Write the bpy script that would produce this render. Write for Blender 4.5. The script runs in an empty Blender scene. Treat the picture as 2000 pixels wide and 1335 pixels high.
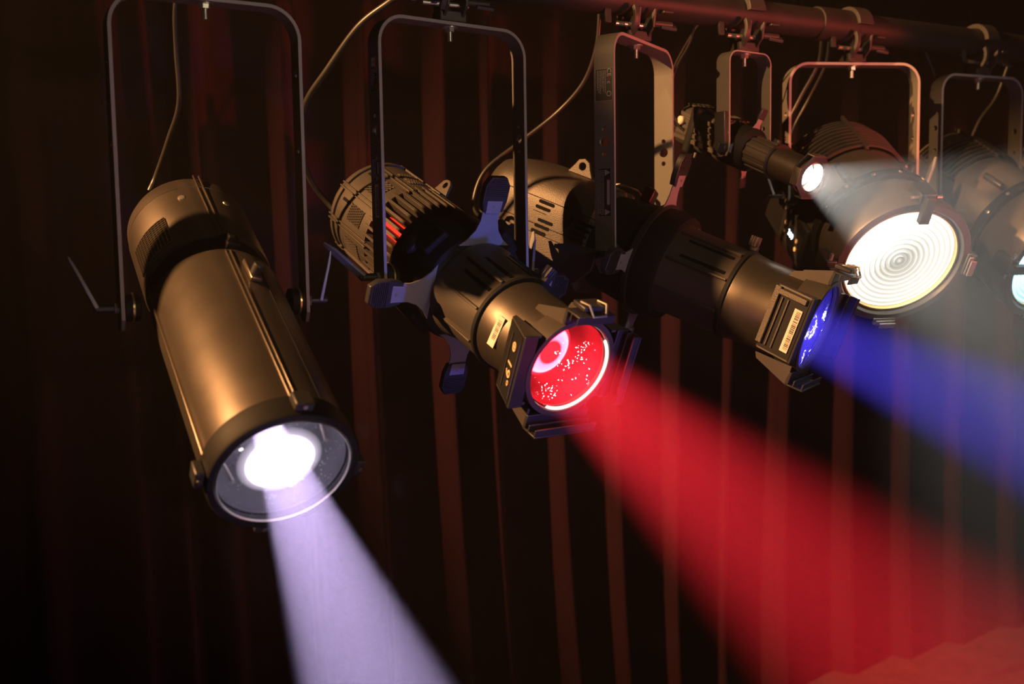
import bpy, bmesh, math, random
from mathutils import Vector, Matrix
RND = random.Random(11)
sc = bpy.context.scene
col = sc.collection
rad = math.radians
V = Vector
UP = V((0, 0, 1))

# ------------------------------------------------------------------ camera
F, CX, CY = 2000.0, 1000.0, 667.5
YAW, PITCH, ROLL = rad(61.8), rad(5.1), rad(0.9)
CAM = V((0, 0, 1.45))
fwd = V((math.cos(YAW) * math.cos(PITCH), math.sin(YAW) * math.cos(PITCH), -math.sin(PITCH)))
rgt0 = V((math.sin(YAW), -math.cos(YAW), 0))
up0 = rgt0.cross(fwd)
rgt = rgt0 * math.cos(ROLL) - up0 * math.sin(ROLL)
upc = up0 * math.cos(ROLL) + rgt0 * math.sin(ROLL)
def P(px, py, z):
    """point of the place seen at a photograph pixel, z metres along the view axis"""
    return CAM + rgt * ((px - CX) / F * z) + upc * ((CY - py) / F * z) + fwd * z
def ray(px, py): return (P(px, py, 1) - CAM)
cd = bpy.data.cameras.new('camera'); cam = bpy.data.objects.new('camera', cd); col.objects.link(cam)
cam.matrix_world = Matrix(((rgt.x, upc.x, -fwd.x, CAM.x), (rgt.y, upc.y, -fwd.y, CAM.y), (rgt.z, upc.z, -fwd.z, CAM.z), (0, 0, 0, 1)))
cd.sensor_width = 36; cd.lens = 36 * F / 2000; cd.clip_start = 0.02
cd.dof.use_dof = True; cd.dof.focus_distance = 1.78; cd.dof.aperture_fstop = 2.8
sc.camera = cam

# ------------------------------------------------------------------ world, exposure, stage lamps and an added fill out of the frame
w = bpy.data.worlds.new('world'); sc.world = w; w.use_nodes = True
w.node_tree.nodes['Background'].inputs[0].default_value = (1.0, 0.8, 0.65, 1)
w.node_tree.nodes['Background'].inputs[1].default_value = 0.0025
sc.view_settings.view_transform = 'Standard'; sc.view_settings.look = 'None'
sc.view_settings.exposure = 0.0; sc.view_settings.gamma = 1.0; sc.view_settings.use_curve_mapping = False
sc.cycles.use_denoising = True
sc.cycles.volume_bounces = 0; sc.cycles.use_adaptive_sampling = True; sc.cycles.adaptive_threshold = 0.02
sc.cycles.max_bounces = 4; sc.cycles.transparent_max_bounces = 16
sc.cycles.sample_clamp_indirect = 4.0

def spot(name, loc, target, color, power, size, blend=0.2, radius=0.02):
    ld = bpy.data.lights.new(name, 'SPOT'); ld.color = color; ld.energy = power
    ld.spot_size = rad(size); ld.spot_blend = blend; ld.shadow_soft_size = radius
    o = bpy.data.objects.new(name, ld); col.objects.link(o)
    o.location = loc
    o.rotation_euler = (V(target) - V(loc)).to_track_quat('-Z', 'Y').to_euler()
    return o
def camspace(x, y, z): return CAM + rgt * x + upc * y + fwd * z
# warm key from the upper left, in front of the bar
spot('amber_key_lamp', P(410, 30, 1.55) + V((-2.6, 0.025, 1.25)), P(1050, 400, 1.8), (1.0, 0.47, 0.17), 1650, 36, 0.6, 0.02)
# red, blue and neutral stage lamps that face the row from the audience side
spot('red_stage_lamp', camspace(2.6, -0.2, 0.6), P(1530, 190, 2.05), (1.0, 0.10, 0.06), 340, 19, 0.4, 0.03)
spot('blue_stage_lamp', camspace(1.35, -0.75, 0.1), P(930, 590, 1.75), (0.10, 0.14, 1.0), 95, 12.5, 0.6, 0.03)
spot('neutral_stage_lamp', camspace(2.2, 0.5, -0.9), P(1300, 260, 1.9), (1.0, 0.86, 0.6), 55, 40, 0.6, 0.05)
spot('added_amber_fill', P(410, 30, 1.55) + V((-2.2, -1.0, 1.5)), P(1740, 330, 2.15), (1.0, 0.5, 0.2), 620, 10.0, 0.8, 0.02)  # added fill that brightens the mini spotlight and the fresnels

# ------------------------------------------------------------------ materials
def nodes(name):
    m = bpy.data.materials.new(name); m.use_nodes = True
    nt = m.node_tree; nt.nodes.clear()
    out = nt.nodes.new('ShaderNodeOutputMaterial')
    return m, nt, out
def N(nt, t, **kw):
    n = nt.nodes.new(t)
    for k, v in kw.items():
        if k.startswith('i_'): n.inputs[k[2:].replace('_', ' ')].default_value = v
        else: setattr(n, k, v)
    return n
def paint(name, c, rough=0.45, metal=0.0, bump=0.0, scale=900, var=0.12, spec=0.5, coat=0.0):
    m, nt, out = nodes(name)
    b = N(nt, 'ShaderNodeBsdfPrincipled')
    tc = N(nt, 'ShaderNodeTexCoord')
    n = N(nt, 'ShaderNodeTexNoise'); n.inputs['Scale'].default_value = scale; n.inputs['Detail'].default_value = 2
    n2 = N(nt, 'ShaderNodeTexNoise'); n2.inputs['Scale'].default_value = 14; n2.inputs['Detail'].default_value = 5
    nt.links.new(tc.outputs['Object'], n.inputs['Vector']); nt.links.new(tc.outputs['Object'], n2.inputs['Vector'])
    r = N(nt, 'ShaderNodeMapRange'); r.inputs['To Min'].default_value = 1 - var; r.inputs['To Max'].default_value = 1 + var
    nt.links.new(n2.outputs['Fac'], r.inputs['Value'])
    mx = N(nt, 'ShaderNodeMix', data_type='RGBA', blend_type='MULTIPLY'); mx.inputs['Factor'].default_value = 1
    mx.inputs['A'].default_value = (*c, 1)
    nt.links.new(r.outputs['Result'], mx.inputs['B'])
    nt.links.new(mx.outputs['Result'], b.inputs['Base Color'])
    r2 = N(nt, 'ShaderNodeMapRange'); r2.inputs['To Min'].default_value = rough * 0.88; r2.inputs['To Max'].default_value = min(1, rough * 1.12)
    nt.links.new(n2.outputs['Fac'], r2.inputs['Value']); nt.links.new(r2.outputs['Result'], b.inputs['Roughness'])
    b.inputs['Metallic'].default_value = metal; b.inputs['Specular IOR Level'].default_value = spec
    b.inputs['Coat Weight'].default_value = coat
    if bump:
        bp = N(nt, 'ShaderNodeBump'); bp.inputs['Strength'].default_value = bump; bp.inputs['Distance'].default_value = 0.0006
        nt.links.new(n.outputs['Fac'], bp.inputs['Height']); nt.links.new(bp.outputs['Normal'], b.inputs['Normal'])
    nt.links.new(b.outputs[0], out.inputs[0])
    return m
M = {}
M['body'] = paint('satin_black_paint', (0.075, 0.066, 0.058), 0.45, 0.45, 0.25, 700, spec=0.5)
M['barrel'] = paint('satin_bronze_black', (0.22, 0.19, 0.165), 0.33, 0.92, 0.12, 900, spec=0.5)
M['grain'] = paint('textured_black_paint', (0.075, 0.066, 0.058), 0.48, 0.55, 0.7, 520, spec=0.5)
M['yoke'] = paint('yoke_black', (0.10, 0.092, 0.08), 0.6, 0.0, 0.3, 600, spec=0.35)
M['rubber'] = paint('black_rubber', (0.009, 0.009, 0.010), 0.6, spec=0.18)
M['shell'] = paint('moulded_black_shell', (0.058, 0.050, 0.044), 0.45, 0.15, 0.3, 600, spec=0.6)
M['plastic'] = paint('black_plastic', (0.018, 0.018, 0.02), 0.42, spec=0.5)
M['steel'] = paint('blade_steel', (0.30, 0.30, 0.32), 0.42, 0.35)
M['zinc'] = paint('zinc_steel', (0.72, 0.68, 0.58), 0.3, 0.9)
M['brass'] = paint('brass', (0.7, 0.5, 0.2), 0.3, 0.9)
M['pipe'] = paint('worn_black_pipe', (0.018, 0.014, 0.013), 0.55, 0.1, 0.6, 160, var=0.6, spec=0.4)
M['clamp'] = paint('clamp_black', (0.045, 0.040, 0.036), 0.5, 0.2, 0.4, 400)
M['cable'] = paint('cable_rubber', (0.02, 0.018, 0.016), 0.4, spec=0.6)
M['dark'] = paint('vent_dark', (0.004, 0.004, 0.004), 0.8, spec=0.1)
M['red'] = paint('plain_red', (0.55, 0.01, 0.025), 0.4, 0.2)
M['label'] = paint('label_paper', (0.62, 0.58, 0.50), 0.6)
M['labelblack'] = paint('label_black', (0.012, 0.012, 0.012), 0.5)
M['print'] = paint('grey_print', (0.42, 0.40, 0.40), 0.6)
M['dimprint'] = paint('dim_print', (0.30, 0.28, 0.29), 0.6)
M['edge'] = paint('pale_strap_edge', (0.34, 0.32, 0.29), 0.5, 0.0)
M['inner'] = paint('tube_inside', (0.07, 0.065, 0.065), 0.5, 0.6)
M['button'] = paint('button', (0.8, 0.55, 0.32), 0.5)
M['knobcap'] = paint('pale_knob', (0.85, 0.8, 0.62), 0.35, 0.3)

def glass(name, tint=(1, 1, 1), gloss=(1, 1, 1), rough=0.03, fac=None, speckle=0.0):
    """thin lens or filter: lets light through tinted, mirrors a little"""
    m, nt, out = nodes(name)
    t = N(nt, 'ShaderNodeBsdfTransparent'); t.inputs[0].default_value = (*tint, 1)
    g = N(nt, 'ShaderNodeBsdfGlossy'); g.inputs['Color'].default_value = (*gloss, 1); g.inputs['Roughness'].default_value = rough
    fr = N(nt, 'ShaderNodeFresnel'); fr.inputs['IOR'].default_value = 1.45
    mx = N(nt, 'ShaderNodeMixShader')
    nt.links.new(fr.outputs[0], mx.inputs[0]); nt.links.new(t.outputs[0], mx.inputs[1]); nt.links.new(g.outputs[0], mx.inputs[2])
    last = mx
    if speckle:
        # dust on the glass
        tc = N(nt, 'ShaderNodeTexCoord'); vo = N(nt, 'ShaderNodeTexVoronoi'); vo.inputs['Scale'].default_value = 300
        nt.links.new(tc.outputs['Object'], vo.inputs['Vector'])
        lt = N(nt, 'ShaderNodeMath', operation='LESS_THAN'); lt.inputs[1].default_value = 0.16
        nt.links.new(vo.outputs['Distance'], lt.inputs[0])
        ns = N(nt, 'ShaderNodeTexNoise'); ns.inputs['Scale'].default_value = 40
        nt.links.new(tc.outputs['Object'], ns.inputs['Vector'])
        gt = N(nt, 'ShaderNodeMath', operation='GREATER_THAN'); gt.inputs[1].default_value = 0.52
        nt.links.new(ns.outputs['Fac'], gt.inputs[0])
        mu = N(nt, 'ShaderNodeMath', operation='MULTIPLY'); nt.links.new(lt.outputs[0], mu.inputs[0]); nt.links.new(gt.outputs[0], mu.inputs[1])
        mu2 = N(nt, 'ShaderNodeMath', operation='MULTIPLY'); mu2.inputs[1].default_value = speckle; nt.links.new(mu.outputs[0], mu2.inputs[0])
        tr = N(nt, 'ShaderNodeBsdfTranslucent'); tr.inputs[0].default_value = (*[min(1, 0.5 + 0.5 * x) for x in tint], 1)
        m2 = N(nt, 'ShaderNodeMixShader'); nt.links.new(mu2.outputs[0], m2.inputs[0]); nt.links.new(mx.outputs[0], m2.inputs[1]); nt.links.new(tr.outputs[0], m2.inputs[2])
        last = m2
    nt.links.new(last.outputs[0], out.inputs[0])
    return m
def glow(name, c, strength, see=True):
    """lit lamp lens: gives off light and lets the beam of the lamp behind it pass"""
    m, nt, out = nodes(name)
    e = N(nt, 'ShaderNodeEmission'); e.inputs[0].default_value = (*c, 1); e.inputs[1].default_value = strength
    if see:
        t = N(nt, 'ShaderNodeBsdfTransparent'); a = N(nt, 'ShaderNodeAddShader')
        nt.links.new(e.outputs[0], a.inputs[0]); nt.links.new(t.outputs[0], a.inputs[1]); nt.links.new(a.outputs[0], out.inputs[0])
    else: nt.links.new(e.outputs[0], out.inputs[0])
    return m
def ringglow(name, stops, strength, rings, depth, tint=(1, 1, 1)):
    """lit stepped lens: light given off by each ring, from centre to rim (object xy = lens plane)"""
    m, nt, out = nodes(name)
    tc = N(nt, 'ShaderNodeTexCoord'); sp = N(nt, 'ShaderNodeSeparateXYZ'); nt.links.new(tc.outputs['Object'], sp.inputs[0])
    cx = N(nt, 'ShaderNodeCombineXYZ'); nt.links.new(sp.outputs[0], cx.inputs[0]); nt.links.new(sp.outputs[1], cx.inputs[1])
    ln = N(nt, 'ShaderNodeVectorMath', operation='LENGTH'); nt.links.new(cx.outputs[0], ln.inputs[0])
    cr = N(nt, 'ShaderNodeValToRGB'); el = cr.color_ramp.elements
    el[0].position, el[0].color = stops[0][0], (*[stops[0][1] * t for t in tint], 1)
    el[1].position, el[1].color = stops[-1][0], (*[stops[-1][1] * t for t in tint], 1)
    for p, v in stops[1:-1]:
        e_ = el.new(p); e_.color = (*[v * t for t in tint], 1)
    mr = N(nt, 'ShaderNodeMapRange'); mr.inputs['From Max'].default_value = 0.115
    nt.links.new(ln.outputs['Value'], mr.inputs['Value']); nt.links.new(mr.outputs['Result'], cr.inputs['Fac'])
    mu = N(nt, 'ShaderNodeMath', operation='MULTIPLY'); mu.inputs[1].default_value = rings * 2 * math.pi / 0.115
    nt.links.new(ln.outputs['Value'], mu.inputs[0])
    si = N(nt, 'ShaderNodeMath', operation='SINE'); nt.links.new(mu.outputs[0], si.inputs[0])
    m3 = N(nt, 'ShaderNodeMapRange'); m3.inputs['From Min'].default_value = -1; m3.inputs['To Min'].default_value = 1 - depth; m3.inputs['To Max'].default_value = 1
    nt.links.new(si.outputs[0], m3.inputs['Value'])
    st = N(nt, 'ShaderNodeMath', operation='MULTIPLY'); st.inputs[1].default_value = strength; nt.links.new(m3.outputs['Result'], st.inputs[0])
    e = N(nt, 'ShaderNodeEmission'); nt.links.new(cr.outputs['Color'], e.inputs[0]); nt.links.new(st.outputs[0], e.inputs[1])
    t = N(nt, 'ShaderNodeBsdfTransparent'); a = N(nt, 'ShaderNodeAddShader')
    nt.links.new(e.outputs[0], a.inputs[0]); nt.links.new(t.outputs[0], a.inputs[1]); nt.links.new(a.outputs[0], out.inputs[0])
    m.cycles.emission_sampling = 'NONE'
    return m
M['clear'] = glass('clear_lens', (0.97, 0.97, 1.0), speckle=0.5)
M['redgel'] = glass('red_filter', (0.95, 0.018, 0.034), (1, 0.75, 0.75), 0.04, speckle=0.012)
M['bluegel'] = glass('blue_filter', (0.085, 0.06, 0.95), (0.8, 0.8, 1), 0.04, speckle=0.06)
M['display'] = glow('display_digits', (0.7, 0.9, 1.0), 6.0, False)

# ------------------------------------------------------------------ mesh tools
class MB:
    def __init__(s): s.v = []; s.f = []
    def add(s, vs, fs, m=None):
        o = len(s.v)
        s.v += [(m @ V(p)) if m is not None else V(p) for p in vs]
        s.f += [tuple(i + o for i in f) for f in fs]
        return s
    def box(s, c, d, m=None, taper=(1, 1)):
        x, y, z = d[0] / 2, d[1] / 2, d[2] / 2; tx, ty = taper
        vs = [(c[0] + a * x * (tx if k > 0 else 1), c[1] + b * y * (ty if k > 0 else 1), c[2] + k * z) for k in (-1, 1) for (a, b) in ((-1, -1), (1, -1), (1, 1), (-1, 1))]
        return s.add(vs, [(3, 2, 1, 0), (4, 5, 6, 7), (0, 1, 5, 4), (1, 2, 6, 5), (2, 3, 7, 6), (3, 0, 4, 7)], m)
    def lathe(s, prof, seg=64, m=None, a0=0.0, a1=360.0, closed=False):
        """prof: (z, r) pairs round local Z"""
        full = abs(a1 - a0) > 359.9; n = seg if full else seg + 1; vs, fs = [], []
        for (z, r) in prof:
            for i in range(n):
                a = rad(a0 + (a1 - a0) * i / seg); vs.append((r * math.cos(a), r * math.sin(a), z))
        k = len(prof); rr = range(k if closed else k - 1)
        for j in rr:
            j2 = (j + 1) % k
            for i in range(seg):
                i2 = (i + 1) % n
                fs.append((j * n + i, j * n + i2, j2 * n + i2, j2 * n + i))
        if not full and closed:
            fs.append(tuple(j * n for j in range(k))); fs.append(tuple(j * n + n - 1 for j in reversed(range(k))))
        return s.add(vs, fs, m)
    def solid(s, prof, seg=48, m=None):
        """lathe closed by caps at both ends"""
        p = [(prof[0][0], 1e-5)] + list(prof) + [(prof[-1][0], 1e-5)]
        return s.lathe(p, seg, m)
    def cyl(s, p0, p1, r, seg=16, r2=None, m=None):
        p0, p1 = V(p0), V(p1); d = p1 - p0
        q = d.to_track_quat('Z', 'Y').to_matrix().to_4x4(); q.translation = p0
        if m is not None: q = m @ q
        L = d.length
        return s.solid([(0, r), (L, r if r2 is None else r2)], seg, q)
    def tube(s, pts, r, seg=8, m=None):
        pts = [V(p) for p in pts]; n = len(pts); vs = []; fs = []
        t0 = (pts[1] - pts[0]).normalized(); nrm = t0.orthogonal().normalized()
        for i, p in enumerate(pts):
            t = (pts[min(i + 1, n - 1)] - pts[max(i - 1, 0)]).normalized()
            nrm = (nrm - t * nrm.dot(t)).normalized(); b = t.cross(nrm)
            for k in range(seg):
                a = 2 * math.pi * k / seg; vs.append(p + nrm * (r * math.cos(a)) + b * (r * math.sin(a)))
        for i in range(n - 1):
            for k in range(seg):
                k2 = (k + 1) % seg; fs.append((i * seg + k, i * seg + k2, (i + 1) * seg + k2, (i + 1) * seg + k))
        fs.append(tuple(reversed(range(seg)))); fs.append(tuple((n - 1) * seg + k for k in range(seg)))
        return s.add(vs, fs, m)
    def prism(s, poly, z0, z1, m=None):
        n = len(poly)
        vs = [(x, y, z0) for x, y in poly] + [(x, y, z1) for x, y in poly]
        fs = [tuple(reversed(range(n))), tuple(range(n, 2 * n))] + [(i, (i + 1) % n, n + (i + 1) % n, n + i) for i in range(n)]
        return s.add(vs, fs, m)
    def loft(s, secs, m=None, cap=True):
        n = len(secs[0]); vs = [p for q in secs for p in q]; fs = []
        for j in range(len(secs) - 1):
            for i in range(n): fs.append((j * n + i, j * n + (i + 1) % n, (j + 1) * n + (i + 1) % n, (j + 1) * n + i))
        if cap: fs.append(tuple(reversed(range(n)))); fs.append(tuple((len(secs) - 1) * n + i for i in range(n)))
        return s.add(vs, fs, m)
    def plate(s, outer, holes, z0, z1, m=None, hseg=20):
        """flat plate with round holes (cx, cy, r)"""
        bm = bmesh.new(); es = []
        loops = [outer] + [[(cx + r * math.cos(2 * math.pi * i / hseg), cy + r * math.sin(2 * math.pi * i / hseg)) for i in range(hseg)] for cx, cy, r in holes]
        for lp in loops:
            vs = [bm.verts.new((x, y, z0)) for x, y in lp]
            es += [bm.edges.new((vs[i], vs[(i + 1) % len(vs)])) for i in range(len(vs))]
        bmesh.ops.triangle_fill(bm, use_beauty=True, use_dissolve=False, edges=es)
        ex = bmesh.ops.extrude_face_region(bm, geom=bm.faces[:])
        bmesh.ops.translate(bm, verts=[g for g in ex['geom'] if isinstance(g, bmesh.types.BMVert)], vec=(0, 0, z1 - z0))
        bm.verts.index_update()
        s.add([v.co.copy() for v in bm.verts], [tuple(v.index for v in f.verts) for f in bm.faces], m)
        bm.free(); return s
    def text(s, body, size, m=None, depth=0.0002):
        cu = bpy.data.curves.new('t', 'FONT'); cu.body = body; cu.size = size; cu.align_x = 'CENTER'; cu.align_y = 'CENTER'; cu.extrude = depth
        cu.resolution_u = 3
        ob = bpy.data.objects.new('t', cu); col.objects.link(ob)
        bpy.context.view_layer.update()
        me = ob.evaluated_get(bpy.context.evaluated_depsgraph_get()).to_mesh()
        s.add([v.co.copy() for v in me.vertices], [tuple(p.vertices) for p in me.polygons], m)
        bpy.data.objects.remove(ob); bpy.data.curves.remove(cu); return s
    def build(s, name, mat, parent=None, smooth=35, bevel=0.0, m=None, seg=2):
        me = bpy.data.meshes.new(name)
        me.from_pydata([(m @ p) if m is not None else p for p in s.v], [], s.f)
        bm = bmesh.new(); bm.from_mesh(me); bmesh.ops.remove_doubles(bm, verts=bm.verts, dist=2e-6)
        bmesh.ops.recalc_face_normals(bm, faces=bm.faces); bm.to_mesh(me); bm.free()
        me.materials.append(M[mat] if isinstance(mat, str) else mat)
        if smooth: me.shade_smooth(); me.set_sharp_from_angle(angle=rad(smooth))
        o = bpy.data.objects.new(name, me); col.objects.link(o); o.parent = parent
        if bevel:
            b = o.modifiers.new('bevel', 'BEVEL'); b.width = bevel; b.segments = seg; b.limit_method = 'ANGLE'; b.angle_limit = rad(40)
        return o
def tag(o, label, cat=None, group=None, kind=None):
    o['label'] = label
    if cat: o['category'] = cat
    if group: o['group'] = group
    if kind: o['kind'] = kind
    return o
def empty(name, mw):
    o = bpy.data.objects.new(name, None); col.objects.link(o); o.matrix_world = mw; o.empty_display_size = 0.05; return o
def on_cyl(th, z, r):
    """frame on a drum: x tangent, y along the axis, z outward"""
    a = rad(th); n = V((math.cos(a), math.sin(a), 0)); t = V((-math.sin(a), math.cos(a), 0)); y = V((0, 0, 1))
    return Matrix(((t.x, y.x, n.x, n.x * r), (t.y, y.y, n.y, n.y * r), (t.z, y.z, n.z, z), (0, 0, 0, 1)))
def T(x, y, z): return Matrix.Translation((x, y, z))
def RZ(a): return Matrix.Rotation(rad(a), 4, 'Z')
def RX(a): return Matrix.Rotation(rad(a), 4, 'X')
def RY(a): return Matrix.Rotation(rad(a), 4, 'Y')
def spline(pts, n=12):
    pts = [V(p) for p in pts]; q = [pts[0] * 2 - pts[1]] + pts + [pts[-1] * 2 - pts[-2]]; out = []
    for i in range(1, len(q) - 2):
        p0, p1, p2, p3 = q[i - 1:i + 3]
        for k in range(n):
            t = k / n
            out.append(0.5 * ((2 * p1) + (p2 - p0) * t + (2 * p0 - 5 * p1 + 4 * p2 - p3) * t * t + (3 * p1 - p0 - 3 * p2 + p3) * t ** 3))
    return out + [pts[-1]]

# ------------------------------------------------------------------ floor and curtain
r_ = ray(1500, 1300); k_ = -CAM.z / r_.z; YC = r_.y * k_            # the curtain meets the floor here
PA = P(1500, 34, 2.08); PY, PZ = PA.y, PA.z                          # the bar runs along X through this point

def mat_floor():
    m, nt, out = nodes('stage_floor_cloth')
    b = N(nt, 'ShaderNodeBsdfPrincipled'); tc = N(nt, 'ShaderNodeTexCoord')
    n = N(nt, 'ShaderNodeTexNoise'); n.inputs['Scale'].default_value = 9; n.inputs['Detail'].default_value = 8; n.inputs['Roughness'].default_value = 0.7
    nt.links.new(tc.outputs['Object'], n.inputs['Vector'])
    cr = N(nt, 'ShaderNodeValToRGB'); cr.color_ramp.elements[0].color = (0.02, 0.016, 0.016, 1); cr.color_ramp.elements[1].color = (0.07, 0.05, 0.05, 1)
    cr.color_ramp.elements[0].position = 0.3; cr.color_ramp.elements[1].position = 0.75
    nt.links.new(n.outputs['Fac'], cr.inputs['Fac']); nt.links.new(cr.outputs['Color'], b.inputs['Base Color'])
    b.inputs['Roughness'].default_value = 0.9
    n3 = N(nt, 'ShaderNodeTexNoise'); n3.inputs['Scale'].default_value = 220; nt.links.new(tc.outputs['Object'], n3.inputs['Vector'])
    bp = N(nt, 'ShaderNodeBump'); bp.inputs['Strength'].default_value = 0.6; bp.inputs['Distance'].default_value = 0.003
    nt.links.new(n3.outputs['Fac'], bp.inputs['Height']); nt.links.new(bp.outputs['Normal'], b.inputs['Normal'])
    nt.links.new(b.outputs[0], out.inputs[0]); return m
def mat_curtain():
    m, nt, out = nodes('dark_red_velour')
    b = N(nt, 'ShaderNodeBsdfPrincipled'); tc = N(nt, 'ShaderNodeTexCoord')
    n = N(nt, 'ShaderNodeTexNoise'); n.inputs['Scale'].default_value = 5; n.inputs['Detail'].default_value = 4
    nt.links.new(tc.outputs['Object'], n.inputs['Vector'])
    cr = N(nt, 'ShaderNodeValToRGB'); cr.color_ramp.elements[0].color = (0.0155, 0.0045, 0.008, 1); cr.color_ramp.elements[1].color = (0.023, 0.0066, 0.011, 1)
    nt.links.new(n.outputs['Fac'], cr.inputs['Fac']); nt.links.new(cr.outputs['Color'], b.inputs['Base Color'])
    b.inputs['Roughness'].default_value = 0.95; b.inputs['Specular IOR Level'].default_value = 0.05
    b.inputs['Sheen Weight'].default_value = 0.15; b.inputs['Sheen Tint'].default_value = (0.8, 0.25, 0.2, 1)
    n3 = N(nt, 'ShaderNodeTexNoise'); n3.inputs['Scale'].default_value = 400; nt.links.new(tc.outputs['Object'], n3.inputs['Vector'])
    bp = N(nt, 'ShaderNodeBump'); bp.inputs['Strength'].default_value = 0.3; bp.inputs['Distance'].default_value = 0.002
    nt.links.new(n3.outputs['Fac'], bp.inputs['Height']); nt.links.new(bp.outputs['Normal'], b.inputs['Normal'])
    nt.links.new(b.outputs[0], out.inputs[0]); return m
fl = MB().box((2.0, YC / 2, -0.02), (12, YC + 3, 0.04)).build('floor', mat_floor(), smooth=0)
tag(fl, 'dusty stage floor below the curtain hem', kind='structure')

def curtain():
    bands = [-420, -250, -90, 20, 205, 300, 368, 540, 688, 850, 928, 1068, 1170, 1287, 1386, 1482, 1600, 1700, 1800, 1900, 2000, 2120]
    xs = []
    for px in bands:
        r = ray(px, 700); k = YC / r.y; xs.append(CAM.x + r.x * k)
    amp = {205: 1.2, 540: 1.1, 688: 1.1, 850: 1.0, 368: 0.7}
    mb = MB(); cols = []
    x0, x1 = xs[0], xs[-1]; n = 760; nz = 16; top = 3.6
    for j in range(nz + 1):
        z = top * (j / nz) ** 1.2
        for i in range(n + 1):
            x = x0 + (x1 - x0) * i / n
            k = max(q for q in range(len(xs)) if xs[q] <= x + 1e-9); k = min(k, len(xs) - 2)
            u = (x - xs[k]) / (xs[k + 1] - xs[k]); wd = xs[k + 1] - xs[k]
            a = (0.5 + 0.5 * math.cos(2 * math.pi * u)) ** 1.5
            am = min(0.16, wd * 0.62)
            d = am * a + 0.012 * math.sin(23 * x + 1.1 * z)
            flare = 0.05 * math.exp(-z * 2.2)
            dx = 0.05 * math.sin(2.1 * x + 0.9 * z) * (1 - z / top) + 0.06 * (1.3 - z) * math.sin(5.3 * x) * 0.25
            zz = z + (0.012 * (1 - a) if j == 0 else 0)
            cols.append((x + dx, YC - d - flare * a, zz + 0.002))
    fs = [(j * (n + 1) + i, j * (n + 1) + i + 1, (j + 1) * (n + 1) + i + 1, (j + 1) * (n + 1) + i) for j in range(nz) for i in range(n)]
    mb.add(cols, fs)
    o = mb.build('stage_curtain', mat_curtain(), smooth=180)
    tag(o, 'dark red velour stage curtain hanging in deep folds behind the lights', 'curtain')
curtain()

# ------------------------------------------------------------------ lighting bar
bar = empty('lighting_bar', T(0, PY, PZ)); tag(bar, 'long worn black steel pipe that the stage lights hang from', 'pipe')
MB().lathe([(-1.6, 0.001), (-1.6, 0.030), (1.62, 0.030), (1.62, 0.001)], 40, RY(90)).build('pipe', 'pipe', bar)
MB().lathe([(1.60, 0.001), (1.60, 0.034), (1.70, 0.034), (1.70, 0.001)], 40, RY(90)).build('pipe_coupling', 'pipe', bar, bevel=0.002)
MB().lathe([(1.68, 0.001), (1.68, 0.030), (4.2, 0.030), (4.2, 0.001)], 40, RY(90)).build('pipe', 'pipe', bar)

shade_box = MB().box((0.0, -0.052, 0.165), (0.94, 0.125, 0.07)).build('added_shade_box', 'clamp', bar, bevel=0.004)  # unseen box added above the bar to shade the middle lights
for xx in (-0.35, 0.0, 0.38): MB().box((xx, 0, 0.078), (0.03, 0.006, 0.112)).build('shade_box_bracket', 'clamp', shade_box)  # brackets made up to carry the added box

def clamp(x, label, wide=1.0):
    """hook clamp on the bar: body plate, jaw, hinge screw, wing bolt, hanging block"""
    e = empty('pipe_clamp', T(x, PY, PZ)); tag(e, label, 'clamp', 'clamps on the bar')
    r = 0.0308
    def hook(half):
        pts_o = [(math.cos(rad(a)) * (r + 0.011), math.sin(rad(a)) * (r + 0.011)) for a in range(-60, 181, 12)]
        pts_i = [(math.cos(rad(a)) * r, math.sin(rad(a)) * r) for a in range(180, -61, -12)]
        return pts_o + pts_i
    F_ = Matrix(((0, 0, 1, 0), (1, 0, 0, 0), (0, 1, 0, 0), (0, 0, 0, 1)))     # prism in (y, z), thickness along x
    MB().prism(hook(1), -0.02, 0.02, F_).build('hook', 'clamp', e, bevel=0.0012)
    # two cheek plates below the bar with a bolt hole each
    for sx in (-0.019, 0.015):
        MB().plate([(-0.040, -0.020), (-0.024, -0.032), (0.018, -0.032), (0.024, -0.046), (0.02, -0.068), (-0.016, -0.068), (-0.034, -0.052)], [(0.0, -0.047, 0.006)], sx, sx + 0.005, F_).build('cheek_plate', 'clamp', e, bevel=0.0008)
    MB().box((0, 0, -0.066), (0.05, 0.034, 0.018)).build('hanging_block', 'clamp', e, bevel=0.002)
    # curved jaw in front
    J = [(math.cos(rad(a)) * 0.036 - 0.012, math.sin(rad(a)) * 0.036 - 0.035) for a in range(150, 231, 10)]
    J += [(math.cos(rad(a)) * 0.028 - 0.012, math.sin(rad(a)) * 0.028 - 0.035) for a in range(230, 149, -10)]
    MB().prism(J, -0.034, -0.024, F_).build('jaw', 'clamp', e, bevel=0.001)
    MB().cyl((-0.055, -0.012, -0.047), (0.03, -0.012, -0.047), 0.0045, 12).build('hinge_screw', 'zinc', e)
    wb = MB().cyl((0.02, -0.03, -0.045), (0.06, -0.03, -0.045), 0.006, 12).build('wing_bolt', 'clamp', e)
    w_ = MB().prism([(0.0, -0.008), (0.03, -0.014), (0.036, 0.004), (0.03, 0.013), (0.0, 0.008)], -0.003, 0.003, T(0.035, -0.03, -0.048) @ RX(35)).build('wing', 'clamp', e, bevel=0.001)
    MB().box((0.052, -0.028, -0.022), (0.022, 0.012, 0.004)).build('spring_leaf', 'clamp', e, bevel=0.0008)
    lv = MB().prism([(-0.006, 0), (0.006, 0), (0.009, 0.036), (-0.005, 0.04)], -0.003, 0.003, T(-0.075, -0.02, -0.05) @ RX(80)).build('locking_tab', 'clamp', e, bevel=0.001)
    return e

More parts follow.
